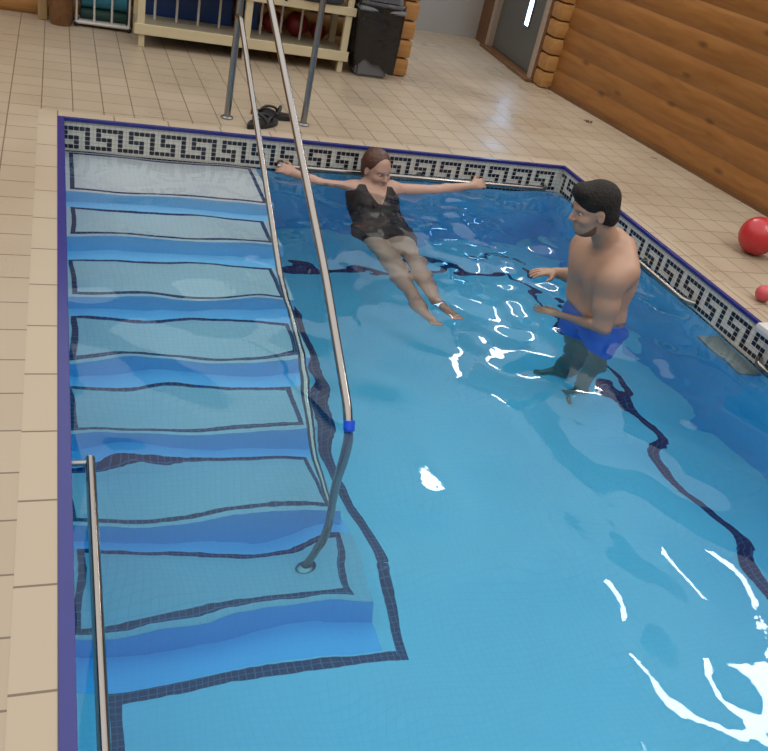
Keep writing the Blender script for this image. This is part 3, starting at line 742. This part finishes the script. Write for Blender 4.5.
def hand(Fd, w, d, n_, side, curl=.3, sc=1.):
    """w wrist, d direction of fingers, n_ palm normal (fingers curl that way), side: direction of the thumb"""
    w = np.array(w, float); d = np.array(d, float); d /= np.linalg.norm(d); n_ = np.array(n_, float); n_ -= d * (n_ @ d); n_ /= np.linalg.norm(n_)
    t = np.array(side, float); t -= d * (t @ d); t -= n_ * (t @ n_); t /= np.linalg.norm(t)
    Fd.cap(w, w + d * .05 * sc, .026 * sc, .032 * sc, .02, sq=(n_, .55))
    Fd.cap(w + d * .045 * sc + t * .02 * sc, w + d * .08 * sc + t * .022 * sc, .020 * sc, .017 * sc, .012, sq=(n_, .6))
    Fd.cap(w + d * .045 * sc - t * .018 * sc, w + d * .078 * sc - t * .022 * sc, .020 * sc, .015 * sc, .012, sq=(n_, .6))
    for off, ln in ((.031, .072), (.0105, .080), (-.0105, .074), (-.031, .058)):
        p = w + (d * .085 + t * off) * sc; dirv = d + t * off * 2.2; dirv /= np.linalg.norm(dirv); a = 0
        for seg_, fr in enumerate((.42, .32, .26)):
            a += curl * (1.0 if seg_ else .6)
            v = dirv * math.cos(a) + n_ * math.sin(a); q = p + v * ln * fr * sc
            r_ = (.0092, .0085, .0078)[seg_] * sc; Fd.cap(p, q, r_, r_ * .93, .004); p = q
    p = w + (d * .022 + t * .026) * sc; v = d * .62 + t * .70 + n_ * .25; v /= np.linalg.norm(v); q = p + v * .045 * sc; Fd.cap(p, q, .0125 * sc, .0105 * sc, .012)
    v2 = d * .9 + t * .25 + n_ * .35; v2 /= np.linalg.norm(v2); Fd.cap(q, q + v2 * .032 * sc, .0105 * sc, .0088 * sc, .004)
def eyes(W, R, sc, parent):
    for s in (-1, 1):
        bm = BM(); bmesh.ops.create_uvsphere(bm, u_segments=16, v_segments=10, radius=.0112 * sc)
        ob = obj('eye', bm, [M['eye'], M['iris']], parent, smooth='all'); ob.location = Vector(W(.070, s * .031, .006)) - parent.location
        for p in ob.data.polygons:
            if Vector(p.center).normalized().dot(Vector(R @ np.array([1, 0, -.2]))) > .86: p.material_index = 1

# ---- woman
wc = Vector((1.9, -.3, -.2))
wom = None
HR = frame((.36, -.90, -.12), (-.04, .10, 1)); HC = np.array((1.905, -.225, -.070))
LO, HI = (1.15, -2.15, -.85), (3.0, .10, .20)
def w_torso(Fd, off=0.):
    K = .05
    Fd.cap((1.90, -.235, -.235), (1.89, -.30, -.31), .118 + off, .128 + off, K, sq=((.05, .6, .8), .82))
    Fd.cap((1.79, -.235, -.225), (2.03, -.205, -.215), .062 + off, .062 + off, K)
    Fd.cap((1.82, -.30, -.30), (1.80, -.43, -.41), .10 + off, .108 + off, K, sq=((0, .6, .8), .9)); Fd.cap((1.96, -.29, -.30), (1.93, -.43, -.41), .10 + off, .108 + off, K, sq=((0, .6, .8), .9))
    Fd.ell((1.835, -.385, -.285), (.062 + off, .065 + off, .06 + off), k=.03); Fd.ell((1.955, -.37, -.28), (.062 + off, .065 + off, .06 + off), k=.03)
    Fd.cap((1.80, -.52, -.47), (1.93, -.52, -.47), .105 + off, .105 + off, K, sq=((0, .3, .9), .9))
    Fd.cap((1.775, -.66, -.50), (1.935, -.66, -.50), .118 + off, .118 + off, K, sq=((0, 0.2, 1), .85))
def w_legs(Fd, off=0.):
    for hip, kn, an, toe in (((1.755, -.68, -.50), (1.775, -1.16, -.405), (1.715, -1.70, -.31), (1.725, -1.90, -.265)), ((1.955, -.67, -.50), (1.925, -1.11, -.40), (1.83, -1.66, -.29), (1.855, -1.86, -.235))):
        h, kk, a_, t_ = map(np.array, (hip, kn, an, toe))
        Fd.cap(h, h + (kk - h) * .5, .105 + off, .085 + off, .04); Fd.cap(h + (kk - h) * .5, kk, .085 + off, .058 + off, .03)
        Fd.ell(kk + np.array((0, 0, .012)), (.054, .06, .05), k=.02)
        c1 = kk + (a_ - kk) * .3 + np.array((0, 0, -.018)); Fd.cap(kk, c1, .054, .060, .03); Fd.cap(c1, a_, .060, .034, .03)
        Fd.ell(a_, (.038, .04, .038), k=.02)
        Fd.cap(a_ + np.array((0, .0, -.025)), t_, .034, .026, .03); dt = (t_ - a_) / np.linalg.norm(t_ - a_)
        for i, o_ in enumerate((-.028, -.012, .003, .017, .029)):
            s_ = 1 if hip[0] > 1.8 else -1; b = t_ + np.array((o_ * s_, 0, 0)) + dt * .005
            Fd.cap(b, b + dt * (.035 - .004 * i), .011 - .0012 * i, .009 - .001 * i, .006)
Fd = Field(LO, HI, .0065)
w_torso(Fd); w_legs(Fd)
Fd.cap((1.895, -.225, -.20), HC + HR @ np.array((-.02, 0, -.06)), .058, .050, .04)
W = head_prims(Fd, HC, HR, 1.03, .95)
for s, sh, el, wr in ((-1, (1.775, -.225, -.215), (1.56, -.175, -.215), (1.40, -.115, -.175)), (1, (2.035, -.20, -.205), (2.36, -.175, -.195), (2.66, -.115, -.158))):
    sh, el, wr = map(np.array, (sh, el, wr))
    Fd.ell(sh, (.060, .062, .058), k=.04); Fd.cap(sh, el, .050, .037, .03); Fd.cap(el, el + (wr - el) * .3, .038, .037, .02); Fd.cap(el + (wr - el) * .3, wr, .037, .024, .02)
    hand(Fd, wr, (s * 1.0, .22 if s > 0 else .35, .22), (0.1 * s, .8, -.75), (-.1 * s, .5, .8), curl=.85, sc=.95)
wom = Fd.mesh('person', M['skin_f'])
tag(wom, 'woman in a dark swimsuit floating with arms spread along the far pool rail', 'person')
eyes(W, HR, 1.03, wom)
Fd = Field((1.55, -.95, -.72), (2.2, -.1, -.1), .0065)
w_torso(Fd, .007)
for hx in ((1.755, 1.77), (1.955, 1.94)): Fd.cap((hx[0], -.68, -.50), (hx[1], -.86, -.465), .108, .100, .03)
Fd.half((1.85, -.80, -.45), (0, -1, .15))                         # leg openings
Fd.half((1.89, -.255, -.16), (0, .35, .9))                         # top of shoulders
Fd.half((1.70, -.25, -.25), (-1, .1, .3)); Fd.half((2.075, -.25, -.25), (1, .1, .3))
Fd.cap((1.905, -.27, -.12), (1.895, -.40, -.245), .085, .028, .01, op='sub')   # V neckline
st = Fd.mesh('swimsuit', M['suit'], wom); part(st, 'dark plum one-piece swimsuit with a V neckline')
Fd = Field(HC - .16, HC + .16, .005)
E = lambda p, r, k=.012, op='add': Fd.ell(HC + HR @ (np.array(p) * 1.03), np.array(r) * 1.03, HR, k, op)
E((-.022, 0, .040), (.098, .084, .094)); E((-.045, 0, -.02), (.06, .075, .06), .03); E((-.115, 0, .0), (.03, .035, .035), .015)
E((.090, 0, .006), (.072, .072, .096), .008, 'sub'); E((.03, 0, -.09), (.10, .10, .075), .008, 'sub')
for s in (-1, 1): E((.002, s * .09, -.01), (.022, .02, .033), .006, 'sub')
hf = Fd.mesh('hair', M['hair_f'], wom); part(hf, 'auburn hair pulled back from the forehead')

# ---- man
MR = frame((-.95, .14, -.26), (-.10, 0, 1)); MC = np.array((2.50, -1.775, .365))
Fd = Field((2.25, -2.15, -1.27), (3.15, -1.25, .56), .0065)
def m_torso(Fd, off=0.):
    K = .06
    Fd.cap((2.67, -1.90, .085), (2.70, -1.56, .075), .082 + off, .082 + off, K)
    Fd.cap((2.69, -1.82, .04), (2.74, -1.81, -.16), .120 + off, .120 + off, K); Fd.cap((2.70, -1.64, .04), (2.74, -1.63, -.16), .120 + off, .120 + off, K)
    Fd.cap((2.74, -1.73, .06), (2.78, -1.73, -.14), .115 + off, .11 + off, K)
    Fd.cap((2.76, -1.80, -.25), (2.77, -1.66, -.25), .125 + off, .125 + off, K)
    Fd.cap((2.77, -1.82, -.42), (2.77, -1.64, -.42), .128 + off, .128 + off, K)
m_torso(Fd)
Fd.ell((2.64, -1.81, .01), (.055, .085, .07), k=.06); Fd.ell((2.64, -1.65, .01), (.055, .085, .07), k=.06)
Fd.ell((2.79, -1.82, .0), (.06, .09, .12), k=.06); Fd.ell((2.79, -1.65, .0), (.06, .09, .12), k=.06)
Fd.cap((2.72, -1.74, .13), MC + MR @ np.array((-.025, 0, -.05)), .075, .062, .05)
for s in (-1, 1): Fd.cap((2.74, -1.74 + s * .05, .185), (2.72, -1.74 + s * .18, .11), .062, .055, .06)
W = head_prims(Fd, MC, MR, 1.11, 1.1)
for s, sh, el, wr, hd, up_ in ((-1, (2.635, -1.925, .06), (2.655, -1.965, -.215), (2.51, -1.78, -.28), (-.9, .6, -.05), (.1, .1, -1)), (1, (2.70, -1.535, .055), (2.79, -1.44, -.17), (2.655, -1.40, -.165), (-1, .02, -.02), (0, 0, -1))):
    sh, el, wr = map(np.array, (sh, el, wr))
    Fd.ell(sh, (.080, .074, .086), k=.05); mid = sh + (el - sh) * .5
    Fd.cap(sh, mid, .072, .064, .03); Fd.cap(mid, el, .064, .049, .03); q = el + (wr - el) * .3; Fd.cap(el, q, .045, .046, .02); Fd.cap(q, wr, .046, .029, .02)
    hand(Fd, wr, hd, up_, (0, -s, .3), curl=.22, sc=1.02)
for s in (-1, 1):
    h, kk, a_ = np.array((2.77, -1.73 + s * .095, -.48)), np.array((2.76, -1.73 + s * .11, -.83)), np.array((2.82, -1.73 + s * .12, -1.17))
    Fd.cap(h, kk, .095, .062, .04); Fd.cap(kk, kk + (a_ - kk) * .35, .060, .062, .03); Fd.cap(kk + (a_ - kk) * .35, a_, .062, .038, .03)
    Fd.cap(a_ + (.02, 0, -.03), a_ + (-.13, s * .02, -.055), .036, .026, .03)
    for i in range(5): Fd.cap(a_ + (-.13, s * .02 + (i - 2) * .017, -.06), a_ + (-.168 + abs(i - (1 if s > 0 else 3)) * .008, s * .025 + (i - 2) * .019, -.065), .0105, .0095, .006)
man = Fd.mesh('person', M['skin_m'])
tag(man, 'bare-chested man with short black hair standing chest deep in the pool', 'person')
eyes(W, MR, 1.11, man)
Fd = Field(MC - .17, MC + .17, .005)
E = lambda p, r, k=.010, op='add': Fd.ell(MC + MR @ (np.array(p) * 1.11), np.array(r) * 1.11, MR, k, op)
E((-.014, 0, .055), (.106, .084, .088)); E((-.05, 0, -.015), (.068, .078, .078), .03); E((.055, 0, .10), (.052, .058, .040), .02)
E((.092, 0, -.035), (.075, .085, .092), .006, 'sub'); E((.02, 0, -.10), (.12, .12, .072), .006, 'sub')
for s in (-1, 1): E((.004, s * .095, -.004), (.030, .032, .043), .006, 'sub')
hm = Fd.mesh('hair', M['hair_m'], man); part(hm, 'short black hair brushed up at the front')
Fd = Field(MC - .15, MC + .15, .004)
E((.022, 0, -.02), (.071, .066, .0885), .03); E((.036, 0, -.075), (.055, .053, .040), .03)
Fd.half(MC + MR @ np.array((0, 0, -.045)), MR @ np.array((.75, 0, 1.0))); Fd.half(MC + MR @ np.array((-.03, 0, 0)), MR @ np.array((-1, 0, 0)))
E((.10, 0, -.050), (.030, .022, .010), .006, 'sub')
sb = Fd.mesh('beard', M['stubble'], man); part(sb, 'short dark beard along the jaw')
Fd = Field((2.6, -2.05, -.75), (3.1, -1.42, -.2), .0075)
Fd.cap((2.76, -1.80, -.25), (2.77, -1.66, -.25), .137, .137, .05); Fd.cap((2.77, -1.82, -.42), (2.77, -1.64, -.42), .142, .142, .05)
for s in (-1, 1): Fd.cap((2.77, -1.73 + s * .098, -.48), (2.765, -1.73 + s * .112, -.72), .112, .098, .03)
Fd.half((0, 0, -.255), (0, 0, 1)); Fd.half((0, 0, -.68), (0, 0, -1))
tr = Fd.mesh('swim_shorts', M['trunks'], man); part(tr, 'bright blue swimming shorts')
